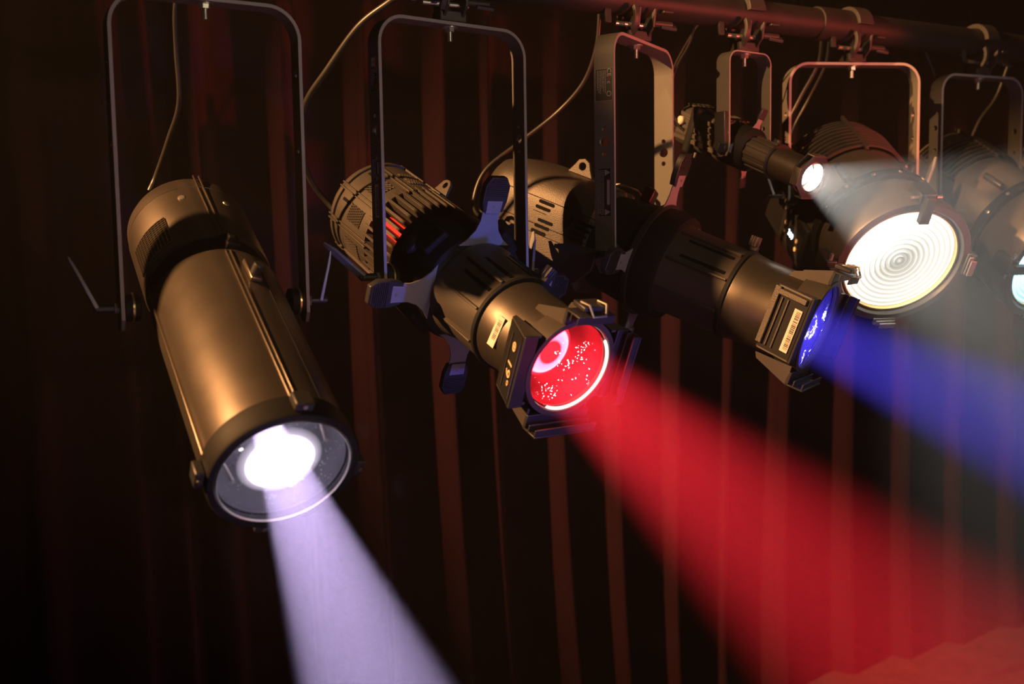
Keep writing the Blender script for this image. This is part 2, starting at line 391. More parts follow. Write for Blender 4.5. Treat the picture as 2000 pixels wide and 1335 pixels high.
# ------------------------------------------------------------------ fixtures: frame, yoke
class Fix: pass
def fixture(name, label, group, rear, front, t, kfree=False):
    """rear / front: (px, py, depth) of the axis ends; the pivot lies under the bar"""
    f = Fix()
    k = 1.0
    for _ in range(12):
        A = P(rear[0], rear[1], rear[2] * k); B = P(front[0], front[1], front[2] * k)
        p = A + (B - A) * t
        k *= 1 + (PY - p.y) / max(0.3, (p - CAM).y)
    a = (B - A).normalized(); X = UP.cross(a).normalized(); Y = a.cross(X)
    f.L = (B - A).length; f.zr = -f.L * t; f.zf = f.L * (1 - t); f.p = p; f.a = a
    f.mw = Matrix(((X.x, Y.x, a.x, p.x), (X.y, Y.y, a.y, p.y), (X.z, Y.z, a.z, p.z), (0, 0, 0, 1)))
    f.root = empty(name, f.mw); tag(f.root, label, 'stage light', group)
    yy = UP.cross(X)
    yf = Matrix(((X.x, yy.x, 0, p.x), (X.y, yy.y, 0, p.y), (X.z, yy.z, 1, p.z), (0, 0, 0, 1)))
    f.ym = f.mw.inverted() @ yf                   # upright frame seen from the fixture frame
    print('FIX %-28s k=%.3f L=%.3f zr=%.3f zf=%.3f pivot=%s' % (label[:28], k, f.L, f.zr, f.zf, tuple(round(c, 3) for c in p)))
    return f
def rrect(w, h, r, n=4):
    out = []
    for cx, cy, a0 in ((w / 2 - r, h / 2 - r, 0), (-w / 2 + r, h / 2 - r, 90), (-w / 2 + r, -h / 2 + r, 180), (w / 2 - r, -h / 2 + r, 270)):
        for i in range(n + 1):
            a = rad(a0 + 90 * i / n); out.append((cx + r * math.cos(a), cy + r * math.sin(a)))
    return out
def yoke(f, hw, hgt, wd=0.034, th=0.005, cr=0.05, drop=0.03, holes=(), lean=0.0, oy=0.0):
    """bent strap over the fixture, two legs with bolt holes; upright frame (x across, z up)"""
    ym = f.ym @ T(0, oy, 0)
    hgt = PZ - 0.0755 - th / 2 - f.p.z          # up to the block of its clamp
    if lean: ym = ym @ RX(lean)
    f.ymm = ym
    y = MB()
    arc = []
    n = 10
    for i in range(n + 1):
        a = rad(180 - 90 * i / n); arc.append((-hw + cr + cr * math.cos(a), hgt - cr + cr * math.sin(a), a))
    for i in range(n + 1):
        a = rad(90 - 90 * i / n); arc.append((hw - cr + cr * math.cos(a), hgt - cr + cr * math.sin(a), a))
    secs = []
    for x, z, a in arc:
        n_ = V((math.cos(a), 0, math.sin(a))); c = V((x, 0, z))
        secs.append([c + n_ * (s * th / 2) + V((0, q * wd / 2, 0)) for s, q in ((-1, -1), (1, -1), (1, 1), (-1, 1))])
    y.loft(secs)
    for sx in (-1, 1):
        m = Matrix(((0, 0, 1, sx * hw), (1, 0, 0, 0), (0, 1, 0, 0), (0, 0, 0, 1)))
        h2 = wd / 2
        outer = [(-h2, hgt - cr), (-h2, -drop + h2 * 0.9), (-h2 * 0.55, -drop), (h2 * 0.55, -drop), (h2, -drop + h2 * 0.9), (h2, hgt - cr)]
        y.plate(outer, [(0, zz, r) for zz, r in holes], -th / 2, th / 2, m)
    yo = y.build('yoke', 'yoke', f.root, bevel=0.0007, m=ym, smooth=30)
    yo.data.materials.append(M['edge']); ya = (ym.to_3x3() @ V((0, 1, 0))).normalized()  # front and back edge faces take a paler material
    for pg in yo.data.polygons:
        if abs(pg.normal.dot(ya)) > 0.9: pg.material_index = 1
    b = MB().solid([(-0.008, 0.0085), (0, 0.0085)], 6, T(0, 0, hgt - th / 2)).solid([(-0.024, 0.0042), (-0.006, 0.0042)], 12, T(0, 0, hgt - th / 2))
    b.lathe([(-0.0015, 0.004), (-0.0015, 0.013), (0, 0.013)], 20, T(0, 0, hgt - th / 2))
    b.build('hanging_bolt', 'zinc', yo, m=ym)
    f.yo = yo; f.top = f.mw @ ym @ V((0, 0, hgt))
    return yo
def lever(f, side, hw, ang, out=0.02, length=0.085, mat='steel'):
    """friction disc, boss and clamping lever at one yoke leg"""
    s = side; ym = f.ymm
    MB().cyl((s * (hw - 0.026), 0, 0), (s * (hw - 0.003), 0, 0), 0.021, 28).build('friction_disc', 'rubber', f.yo, bevel=0.0015, m=ym)
    MB().lathe([(0, 0.0205), (0.0, 0.0225), (0.003, 0.0225), (0.003, 0.0205)], 28, T(s * (hw - 0.014), 0, 0) @ RY(90)).build('brass_washer', 'brass', f.yo, m=ym)
    MB().cyl((s * (hw + 0.003), 0, 0), (s * (hw + 0.010), 0, 0), 0.0085, 6).build('lock_nut', 'zinc', f.yo, m=ym)
    MB().cyl((s * (hw + 0.010), 0, 0), (s * (hw + 0.036), 0, 0), 0.0065, 14).solid([(0, 0.004), (0.003, 0.004)], 10, T(s * (hw + 0.036), 0, 0) @ RY(90 * s)).build('lever_boss', 'plastic', f.yo, m=ym, bevel=0.0008)
    # blade rises and tips outward
    m = ym @ T(s * (hw + out), 0, 0) @ RX(ang[0]) @ RY(s * ang[1])
    MB().loft([[(-0.003, -0.008, 0), (0.003, -0.008, 0), (0.003, 0.008, 0), (-0.003, 0.008, 0)],
               [(-0.0025, -0.0075, length * 0.75), (0.0025, -0.0075, length * 0.75), (0.0025, 0.0075, length * 0.75), (-0.0025, 0.0075, length * 0.75)],
               [(-0.0015, -0.002, length), (0.0015, -0.002, length), (0.0015, 0.004, length), (-0.0015, 0.004, length)]]).build('lever_blade', mat, f.yo, m=m, bevel=0.001)
def leg_label(f, hw, side, zc, w, h, style, seed=1, th=0.005):
    """printed label stuck on the outer face of a yoke leg"""
    base = f.ymm @ T(side * (hw + th / 2), 0, zc) @ Matrix(((0, 0, side, 0), (side, 0, 0, 0), (0, 1, 0, 0), (0, 0, 0, 1)))
    r = random.Random(seed)
    if style == 'barcode':
        p = MB().box((0, 0, 0.0003), (w, h, 0.0006)).build('barcode_label', 'label', f.yo, m=base, smooth=0)
        b = MB(); y = -h / 2 + 0.004
        while y < h / 2 - 0.005:
            d = r.choice((0.0007, 0.0011, 0.0018)); b.box((w * 0.12, y + d / 2, 0.0007), (w * 0.55, d, 0.0003)); y += d + r.choice((0.0008, 0.0012))
        b.build('barcode', 'labelblack', p, m=base, smooth=0)
        return
    p = MB().box((0, 0, 0.0003), (w, h, 0.0006)).build('printed_label', 'labelblack', f.yo, m=base, smooth=0)
    b = MB()
    for sx in (-1, 1): b.box((sx * (w / 2 - 0.0008), 0, 0.0007), (0.0005, h - 0.001, 0.0003))
    for sy in (-1, 1): b.box((0, sy * (h / 2 - 0.0008), 0.0007), (w - 0.001, 0.0005, 0.0003))
    if style == 'rating':
        b.text('CE', w * 0.34, T(w * 0.28, h * 0.36, 0.0008) @ RZ(-90))
        b.text('c', w * 0.3, T(w * 0.28, h * 0.06, 0.0008) @ RZ(-90))
        b.lathe([(0.0006, w * 0.10), (0.0009, w * 0.10), (0.0009, w * 0.13), (0.0006, w * 0.13)], 20, T(w * 0.28, -h * 0.28, 0), closed=True)
        for k in range(6):
            x = w * (0.08 - 0.085 * k); y = h / 2 - 0.004; end = -h / 2 + h * r.uniform(0.08, 0.45)
            while y > end:
                d = r.uniform(0.0015, 0.005); b.box((x, y - d / 2, 0.0007), (0.0009, d, 0.0003)); y -= d + 0.0009
    else:
        for sy in (-1, 1):
            b.prism([(w * 0.02, sy * h * 0.4 - w * 0.2), (w * 0.02, sy * h * 0.4 + w * 0.2), (w * 0.4, sy * h * 0.4)], 0.0006, 0.0009)
        b.box((w * 0.27, 0, 0.0007), (w * 0.2, h * 0.5, 0.0003))
        for k in range(5):
            x = w * (-0.06 - 0.085 * k); y = h / 2 - 0.004
            while y > -h / 2 + 0.006:
                d = r.uniform(0.0015, 0.005); b.box((x, y - d / 2, 0.0007), (0.0008, d, 0.0003)); y -= d + 0.0009
    b.build('print', 'dimprint', p, m=base, smooth=0)

def mesh_patch(parent, name, th0, th1, z0, z1, r, nx, nz, mat='body', wire=0.0011, diamond=False):
    """perforated vent on a drum: dark back plate and a grid of wires"""
    g = MB(); span = rad(th1 - th0)
    def q(u, v, rr): a = rad(th0) + span * u; return (rr * math.cos(a), rr * math.sin(a), z0 + (z1 - z0) * v)
    bk = MB(); n = 10; vs = []; fs = []
    for i in range(n + 1):
        for v in (0, 1): vs.append(q(i / n, v, r + 0.0004))
    for i in range(n): fs.append((2 * i, 2 * i + 1, 2 * i + 3, 2 * i + 2))
    bk.add(vs, fs)
    o = bk.build(name, 'dark', parent)
    def wire_(u0, v0, u1, v1, k=6):
        g.tube([q(u0 + (u1 - u0) * i / k, v0 + (v1 - v0) * i / k, r + 0.0012) for i in range(k + 1)], wire, 4)
    if diamond:
        for i in range(-nz, nx + 1):
            for s in (1, -1):
                u0, u1 = i / nx, (i + nz) / nx
                v0, v1 = (0, 1) if s > 0 else (1, 0)
                c0, c1 = max(0, u0), min(1, u1)
                if c1 - c0 < 1e-6: continue
                f0 = (c0 - u0) / (u1 - u0); f1 = (c1 - u0) / (u1 - u0)
                wire_(c0, v0 + (v1 - v0) * f0, c1, v0 + (v1 - v0) * f1, 4)
    else:
        for i in range(nx + 1): wire_(i / nx, 0, i / nx, 1, 1)
        for j in range(nz + 1): wire_(0, j / nz, 1, j / nz, 6)
    gg = g.build('wire_grid', mat, o, smooth=60); gg['kind'] = 'stuff'
    return o
def screws(parent, pts, r, ms='zinc'):
    for th, z, rr in pts:
        MB().solid([(0, r), (0.0015, r * 0.9), (0.002, r * 0.6)], 14, on_cyl(th, z, rr)).build('screw', ms, parent)
def beam(f, name, z, color, power, half, blend, aim=(0, 0), radius=0.004):
    """the lamp itself, on the axis behind the lens"""
    ld = bpy.data.lights.new(name, 'SPOT'); ld.color = color; ld.energy = power; ld.spot_size = 2 * rad(half); ld.spot_blend = blend; ld.shadow_soft_size = radius
    o = bpy.data.objects.new(name, ld); col.objects.link(o); o.parent = f.root
    o.matrix_local = T(0, 0, z) @ V((aim[0], aim[1], 1)).to_track_quat('-Z', 'Y').to_matrix().to_4x4()
    return o

# ------------------------------------------------------------------ light 1: big smooth zoom profile
def light_zoom():
    f = fixture('profile_spotlight', 'large smooth black profile spotlight, nearest, sending a lavender beam', None, (360, 436, 1.76), (556, 922, 1.35), 0.385)
    r = f.root; R0 = 0.100; zr, zf = f.zr, f.zf
    rear = MB().lathe([(zr, 0.001), (zr, R0 * 0.80), (zr + 0.006, R0 * 0.90), (zr + 0.02, R0 * 0.965), (zr + 0.045, R0 * 0.985), (zr + 0.0455, R0 * 0.975), (zr + 0.047, R0 * 0.975), (zr + 0.0475, R0 * 0.99), (-0.05, R0), (-0.046, R0 * 0.985), (-0.046, R0 * 0.8)], 96).build('rear_housing', 'barrel', r)
    for dth in (-2.6, 2.6):
        MB().box((0, 0, 0), (0.0022, abs(zr) - 0.058, 0.003), on_cyl(86 + dth, (zr - 0.046) / 2 + 0.006, R0)).build('rail', 'barrel', rear, bevel=0.0005)
    screws(rear, [(107, zr + 0.075, R0 * 0.99), (66, zr + 0.085, R0 * 0.99)], 0.006)
    mesh_patch(rear, 'vent', 128, 172, -0.125, -0.060, R0, 12, 12, 'barrel', 0.0013)
    MB().lathe([(-0.048, R0 * 0.9), (-0.048, R0 * 0.93), (-0.004, R0 * 0.93), (-0.004, R0 * 0.9)], 72).build('gap_band', 'dark', r)
    # clamp ring block over the gap
    MB().box((0, 0, 0.006), (0.022, 0.03, 0.014), on_cyl(80, -0.026, R0 * 0.93)).box((0.004, 0.004, 0.016), (0.012, 0.014, 0.012), on_cyl(80, -0.026, R0 * 0.93)).build('clamp_block', 'rubber', r, bevel=0.002)
    bar_ = MB().lathe([(-0.006, R0 * 0.9), (-0.006, R0 * 0.985), (-0.002, R0), (zf - 0.03, R0), (zf - 0.03, R0 * 0.88), (0.05, R0 * 0.88)], 96).build('barrel', 'barrel', r)
    for th, wdt in ((84.5, 0.0024), (88.5, 0.0024)):
        MB().box((0, 0, 0), (wdt, zf - 0.028, 0.004), on_cyl(th, (zf - 0.03) / 2, R0)).build('rail', 'barrel', bar_, bevel=0.0006)
    MB().box((0, 0, 0.001), (0.0045, zf - 0.03, 0.007), on_cyl(170, (zf - 0.03) / 2, R0)).build('rail', 'barrel', bar_, bevel=0.001)
    MB().box((0, 0, -0.0004), (0.0016, zf - 0.05, 0.002), on_cyl(62, (zf - 0.02) / 2, R0)).build('seam', 'rubber', bar_)
    kn = MB().box((0, 0, 0.004), (0.018, 0.05, 0.008), on_cyl(74, 0.055, R0)).build('focus_slide', 'barrel', bar_, bevel=0.002)
    MB().solid([(0, 0.008), (0.016, 0.0085), (0.018, 0.007)], 18, on_cyl(74, 0.066, R0 + 0.006)).build('focus_knob', 'plastic', kn)
    ring = MB().lathe([(zf - 0.034, R0 * 0.95), (zf - 0.034, R0 * 1.035), (zf - 0.002, R0 * 1.035), (zf + 0.002, R0 * 1.01), (zf + 0.002, R0 * 0.93), (zf - 0.01, R0 * 0.91), (zf - 0.03, R0 * 0.9)], 96).build('front_ring', 'rubber', r)
    for th in (84, 180, 352, 264):
        m = on_cyl(th, zf - 0.016, R0 * 1.035)
        tb = MB().box((0, 0, 0.006), (0.026, 0.026, 0.013), m).build('accessory_clip', 'plastic', ring, bevel=0.002)
        MB().solid([(0, 0.003), (0.0012, 0.003)], 10, m @ T(0, 0.0135, 0.007) @ RX(-90)).build('screw', 'zinc', tb)
    # inside of the barrel
    MB().lathe([(zf - 0.10, 0.02), (zf - 0.10, R0 * 0.86), (zf - 0.012, R0 * 0.88)], 72).build('inner_tube', 'plastic', r)
    for th in (100, 150, 200, 30):
        MB().cyl((R0 * 0.74 * math.cos(rad(th)), R0 * 0.74 * math.sin(rad(th)), zf - 0.09), (R0 * 0.66 * math.cos(rad(th)), R0 * 0.66 * math.sin(rad(th)), zf - 0.018), 0.0028, 10).build('guide_rod', 'zinc', r)
    MB().lathe([(zf - 0.006, 0.0005), (zf - 0.003, R0 * 0.3), (zf - 0.005, R0 * 0.7), (zf - 0.008, R0 * 0.91)], 64).build('lens', 'clear', r)
    MB().lathe([(zf - 0.001, R0 * 0.885), (zf + 0.002, R0 * 0.90), (zf - 0.001, R0 * 0.915)], 64, closed=True).build('lens_rim', 'zinc', r)
    # the lit lamp lens
    g = ringglow('lavender_lamp', [(0, 40), (0.26, 40), (0.34, 6), (0.42, 0.6), (0.52, 0)], 1.0, 1, 0.0, (0.95, 0.82, 1.0))
    o = MB().lathe([(0.0, 0.0005), (-0.002, 0.02), (-0.006, 0.04), (-0.012, 0.058)], 64).build('lamp_lens', g, r)
    o.matrix_local = T(0, 0, zf - 0.012)
    beam(f, 'lavender_lamp', zf - 0.26, (0.74, 0.56, 1.0), 34000, 9.0, 0.4)
    yoke(f, 0.142, 0.475, 0.036, 0.006, 0.05, 0.034, [(0.36, 0.006), (0.30, 0.004), (0.24, 0.006)])
    lever(f, -1, 0.142, (-8, 24), 0.034); lever(f, 1, 0.142, (6, 12), 0.026)
    return f
# ------------------------------------------------------------------ lights 2 and 3: ellipsoidals with shutters
def shutter(parent, th, z, r0=0.085, length=0.1, roll=0):
    """shutter blade neck with a ribbed plastic grip, in the plane across the axis"""
    m = on_cyl(th, z, 0) @ RX(-90) @ RZ(0)
    # frame: x tangent, y outward, z forward along the axis (after the turn)
    m = on_cyl(th, z, 0) @ Matrix(((1, 0, 0, 0), (0, 0, 1, 0), (0, -1, 0, 0), (0, 0, 0, 1)))
    m = on_cyl(th, z, 0) @ Matrix(((1, 0, 0, 0), (0, 0, 1, 0), (0, 1, 0, 0), (0, 0, 0, 1)))
    if roll: m = m @ RZ(roll)
    w1 = 0.017
    neck = [(-0.05, r0 - 0.004), (0.05, r0 - 0.004), (0.036, r0 + 0.006), (0.023, r0 + 0.022), (w1, r0 + 0.04), (w1, r0 + 0.07), (-w1, r0 + 0.07), (-w1, r0 + 0.04), (-0.023, r0 + 0.022), (-0.036, r0 + 0.006)]
    b = MB().prism(neck, -0.001, 0.001, m).build('shutter_blade', 'steel', parent)
    g0 = r0 + 0.056
    grip = [(-0.019, g0), (0.019, g0), (0.024, g0 + 0.018), (0.024, g0 + 0.046), (0.015, g0 + 0.06), (-0.015, g0 + 0.06), (-0.024, g0 + 0.046), (-0.024, g0 + 0.018)]
    gp = MB().prism(grip, -0.007, 0.005, m).build('grip', 'plastic', b, bevel=0.0015)
    ri = MB()
    for k in range(9):
        y = g0 + 0.028 + k * 0.0034; hw = 0.021 if y < g0 + 0.047 else 0.014
        ri.box((0, y, 0.0056), (2 * hw, 0.0016, 0.002), m)
    ri.build('grip_ribs', 'plastic', gp, smooth=0)
    MB().prism([(-0.014, g0 - 0.002), (0.014, g0 - 0.002), (0.015, g0 + 0.02), (-0.015, g0 + 0.02)], 0.0045, 0.0062, m).build('blade_end', 'steel', gp, bevel=0.0006)
    MB().solid([(0, 0.0028), (0.0014, 0.0026)], 12, m @ T(0, g0 + 0.011, 0.0062)).build('screw', 'zinc', gp)
def gel_holder(r, zf, R, latch=90, rot=0):
    """front colour frame holder: round collar, four stepped channel clips, a top latch"""
    col_ = MB().lathe([(zf - 0.045, R * 0.96), (zf - 0.045, R * 1.05), (zf - 0.008, R * 1.10), (zf, R * 1.10), (zf, R * 0.99), (zf - 0.01, R * 0.97)], 72).build('front_collar', 'body', r)
    for th in (0, 90, 180, 270):
        th += rot
        m = on_cyl(th, zf, 0)
        wd = 0.118 if (th - rot) in (180, 270, 0) else 0.07
        rr = R * 1.10
        near = (th - rot) == 180
        cl = MB()
        cl.box((0, -0.004, rr + 0.006), (wd, 0.006, 0.024), m)
        if not near: cl.box((0, 0.010, rr + 0.017), (wd, 0.034, 0.003), m)
        c = cl.build('channel_clip', 'plastic', r, bevel=0.0008)
        for k, y in enumerate((0.008, 0.024)):
            if not near: MB().box((0, y, rr + 0.011), (wd, 0.0025, 0.012), m).build('channel_lip', 'plastic', c, bevel=0.0005)
        # wedge that carries the clip back to the tube
        for sx in (-1, 1):
            x = sx * (wd / 2 - 0.003)
            MB().prism([(-0.006, rr + 0.017), (-0.006, R * 0.90), (-0.075, R * 0.90), (-0.07, R * 1.03)], x - 0.002, x + 0.002, m @ Matrix(((0, 0, 1, 0), (1, 0, 0, 0), (0, 1, 0, 0), (0, 0, 0, 1)))).build('clip_bracket', 'body', c)
        if (th - rot) != 90:
            pl = MB().prism([(-0.006, rr + 0.019), (-0.006, rr + 0.016), (-0.07, R * 1.02), (-0.07, R * 1.04)], -wd / 2 + 0.004, wd / 2 - 0.004, m @ Matrix(((0, 0, 1, 0), (1, 0, 0, 0), (0, 1, 0, 0), (0, 0, 0, 1)))).build('clip_cover', 'rubber' if near else 'body', c)
        else:
            lt = MB().box((0, 0.004, rr + 0.026), (0.044, 0.03, 0.008), m).build('top_latch', 'plastic', c, bevel=0.002)
            MB().tube([m @ V(q) for q in ((-0.016, 0.0, rr + 0.031), (-0.016, 0.02, rr + 0.034), (-0.012, 0.03, rr + 0.02), (0.012, 0.03, rr + 0.02), (0.016, 0.02, rr + 0.034), (0.016, 0.0, rr + 0.031))], 0.0018, 8).build('wire_spring', 'zinc', lt)
    return col_
def ribs(parent, ths, z0, z1, R, w=0.004, h=0.005, mat='body'):
    for th in ths: MB().box((0, 0, h / 2 - 0.001), (w, z1 - z0, h), on_cyl(th, (z0 + z1) / 2, R)).build('rib', mat, parent, bevel=0.0007)
def lens_tube(f, zs, zc, zf, R1, R2, gel, hole, knob_th=95, slot_ths=()):
    r = f.root
    tb = MB().lathe([(zs, R1 * 0.9), (zs, R1 * 1.06), (zs + 0.008, R1 * 1.07), (zs + 0.022, R1 * 1.0), (zc, R1 * 0.97), (zc, R1 * 0.8)], 72).build('lens_tube', 'body', r)
    ribs(tb, (60, 120, 160, 200), zs + 0.02, zc - 0.005, R1 * 0.985, 0.0045, 0.006)
    for th in slot_ths:
        MB().box((0, 0, 0.0), (0.006, (zc - zs) * 0.72, 0.0016), on_cyl(th, (zs + zc) / 2 + 0.006, R1 * 0.985)).build('slot_shade', 'dark', tb)  # thin dark plate painted as the shade in a slot
    bd = MB().lathe([(zc - 0.004, R1 * 0.9), (zc - 0.004, R1 * 1.01), (zc + 0.004, R1 * 1.01), (zc + 0.004, R1 * 0.9)], 72).build('tube_band', 'rubber', r, bevel=0.0008)
    kb = MB().box((0, 0, 0.004), (0.012, 0.022, 0.01), on_cyl(knob_th, zc - 0.008, R1)).build('focus_lock', 'plastic', bd, bevel=0.001)
    k2 = MB()
    n = 8; poly = []
    for i in range(n * 4):
        a = 2 * math.pi * i / (n * 4); q = 0.010 + 0.0012 * math.cos(n * a); poly.append((q * math.cos(a), q * math.sin(a)))
    k2.prism(poly, 0.006, 0.026, on_cyl(knob_th, zc - 0.008, R1)); k2.build('focus_knob', 'plastic', kb, bevel=0.0008)
    sl = MB().lathe([(zc + 0.002, R2 * 0.9), (zc + 0.002, R2 * 1.03), (zc + 0.008, R2 * 1.04), (zc + 0.03, R2), (zf - 0.04, R2 * 0.99), (zf - 0.04, R2 * 0.95), (zf - 0.14, R2 * 0.95)], 80).build('lens_barrel', 'barrel', r)
    gel_holder(r, zf, R2)
    MB().lathe([(zf - 0.14, hole), (zf - 0.14, R2 * 0.75), (zf - 0.06, R2 * 0.93), (zf - 0.012, R2 * 0.95)], 72).build('inner_reflector', 'inner', r)
    MB().lathe([(zf - 0.004, 0.0005), (zf - 0.0042, R2 * 0.5), (zf - 0.006, R2 * 0.97)], 64).build('colour_filter', gel, r)
    return sl, tb
def light_red():
    f = fixture('ellipsoidal_spotlight', 'black ellipsoidal spotlight sending the red beam, second from the left', None, (733, 410, 1.95), (1115, 720, 1.5), 0.47)
    r = f.root; zr, zf = f.zr, f.zf; R = 0.098
    hs = MB().lathe([(zr - 0.03, 0.001), (zr - 0.03, R * 0.62), (zr - 0.022, R * 0.80), (zr - 0.006, R * 0.93), (zr + 0.012, R * 0.985), (zr + 0.03, R), (-0.165, R), (-0.165, R * 0.8)], 96).build('rear_housing', 'grain', r)
    # raised panels and rails round the back
    for th in (30, 66, 104, 146, 184, 222):
        for d in (-2.4, 2.4):
            MB().box((0, 0, 0.001), (0.0026, -0.155 - zr, 0.005), on_cyl(th + d, (zr - 0.155) / 2 + 0.004, R)).build('rail', 'grain', hs, bevel=0.0007)
    for a0, a1 in ((108, 142), (150, 180), (70, 100), (188, 218)):
        MB().lathe([(zr + 0.012, R * 1.0), (zr + 0.012, R * 1.03), (zr + 0.022, R * 1.035), (zr + 0.022, R * 1.0)], 12, None, a0, a1, True).build('panel_lip', 'grain', hs)
        mesh_patch(hs, 'vent', a0 + 6, a1 - 6, -0.238, -0.186, R, 6, 4, 'grain', 0.0012, True)
    for a0, a1 in ((118, 122), (158, 162)):
        MB().box((0, 0, 0), (0.006, 0.03, 0.002), on_cyl(a0, zr + 0.05, R)).build('slot_shade', 'dark', hs)  # dark plate in place of a shaded slot
    # red cored fin section
    fs = MB().lathe([(-0.17, R * 0.76), (-0.05, R * 0.76)], 64).build('heat_sink', 'red', r)
    for i in range(40):
        th = i * 9 + 3
        MB().box((0, 0, 0.010), (0.0055, 0.125, 0.026), on_cyl(th, -0.108, R * 0.78)).build('fin', 'grain', fs, bevel=0.0006)
    MB().lathe([(-0.166, R * 0.7), (-0.166, R * 1.0), (-0.158, R * 1.0), (-0.158, R * 0.7)], 72, closed=True).build('fin_ring', 'grain', fs)
    # safety loop
    MB().plate([(-0.022, 0), (0.022, 0), (0.012, 0.026), (0.004, 0.032), (-0.006, 0.031), (-0.013, 0.026)], [(0, 0.02, 0.006)], -0.003, 0.003, on_cyl(58, -0.175, R) @ Matrix(((0, 0, 1, 0), (1, 0, 0, 0), (0, 1, 0, 0), (0, 0, 0, 1)))).build('safety_loop', 'body', hs, bevel=0.001)
    # gate section with shutters
    sb = MB().lathe([(-0.058, R * 0.7), (-0.058, R * 1.02), (-0.03, R * 1.05), (0.045, R * 1.05), (0.06, R * 1.0), (0.06, R * 0.7)], 64).build('gate_housing', 'rubber', r)
    for th in (45, 135, 225, 315):
        MB().box((0, 0, 0.006), (0.05, 0.085, 0.02), on_cyl(th, -0.004, R * 0.98)).build('gate_lug', 'rubber', sb, bevel=0.004)
    MB().solid([(0, 0.016), (0.01, 0.016), (0.012, 0.013)], 24, on_cyl(150, -0.01, R * 1.05)).build('gate_knob', 'plastic', sb, bevel=0.001)
    for th in (90, 0, 180, 270): shutter(r, th, 0.064, 0.086)
    sl, tb = lens_tube(f, 0.068, 0.195, zf, 0.082, 0.0745, 'redgel', 0.045, 60, (75, 105, 135))
    # barcode sticker and printed field angle on the side of the barrel
    m = on_cyl(168, zf - 0.105, 0.0747)
    p = MB().box((0, 0, 0.0006), (0.05, 0.017, 0.0008), m).build('sticker', 'label', sl, smooth=0)
    b = MB(); q = random.Random(3)
    for k in range(14): b.box((-0.018 + k * 0.0024, 0.001, 0.0011), (q.choice((0.0008, 0.0014)), 0.009, 0.0004), m)
    b.build('sticker_print', 'labelblack', p, smooth=0)
    # stepped side plate with the angle mark
    mm = on_cyl(180, zf - 0.030, 0.0745 * 1.03 + 0.0155) @ RX(20)
    MB().text('19°', 0.030, mm @ T(0.012, 0, 0.0014), 0.0003).build('angle_mark', 'button', sl, smooth=0)
    MB().lathe([(0.001, 0.0052), (0.0018, 0.0052), (0.0018, 0.0075), (0.001, 0.0075)], 18, mm @ T(-0.030, 0.002, 0), closed=True).box((0, 0, 0.0014), (0.009, 0.0018, 0.0006), mm @ T(-0.030, 0.002, 0)).box((0, 0, 0.0014), (0.0018, 0.009, 0.0006), mm @ T(-0.030, 0.002, 0)).build('lens_mark', 'button', sl, smooth=0)
    for k in (-1, 1): MB().box((0, -0.018 + 0.042 * (k > 0), 0.001), (0.09, 0.002, 0.0012), mm).build('cover_line', 'body', sl, smooth=0)
    # lit rear lens seen through the filter
    g = ringglow('red_lamp_lens', [(0, 0.01), (0.16, 0.012), (0.20, 0.6), (0.33, 1.0), (0.36, 0.03), (0.6, 0.006)], 60.0, 3, 0.1, (1, 0.9, 0.88))
    o = MB().lathe([(0, 0.0005), (-0.004, 0.02), (-0.010, 0.036), (-0.016, 0.046)], 56).build('lamp_lens', g, r); o.matrix_local = T(0, 0, zf - 0.050)
    MB().lathe([(zf - 0.003, 0.0745 * 0.90), (zf, 0.0745 * 0.93), (zf, 0.0745 * 0.955), (zf - 0.004, 0.0745 * 0.96)], 40, None, -112, 38, True).build('painted_edge_glint', glow('edge_glint_glow', (1, 0.85, 0.75), 1.6, False), r)  # bright glass edge painted as an emissive arc, not a lamp
    beam(f, 'red_lamp', zf - 0.36, (1, 1, 1), 40000, 9.8, 1.0, (0.0, -0.02))
    hw = 0.146
    yoke(f, hw, 0.43, 0.036, 0.006, 0.045, 0.03, [(0.262, 0.004), (0.240, 0.0085), (0.218, 0.004)])
    lever(f, -1, hw, (-28, 40), 0.032); lever(f, 1, hw, (-20, 20))
    leg_label(f, hw, -1, 0.322, 0.024, 0.042, 'rating', 2)
    leg_label(f, hw, -1, 0.350, 0.012, 0.014, 'barcode', 8)
    leg_label(f, hw, -1, 0.178, 0.024, 0.040, 'warning', 4)
    leg_label(f, hw, -1, 0.125, 0.012, 0.055, 'barcode', 5)
    return f
def superring(n, rx, ry, e, z, cy=0.0):
    out = []
    for i in range(n):
        a = 2 * math.pi * i / n; c, s = math.cos(a), math.sin(a)
        out.append((rx * math.copysign(abs(c) ** (2 / e), c), cy + ry * math.copysign(abs(s) ** (2 / e), s), z))
    return out
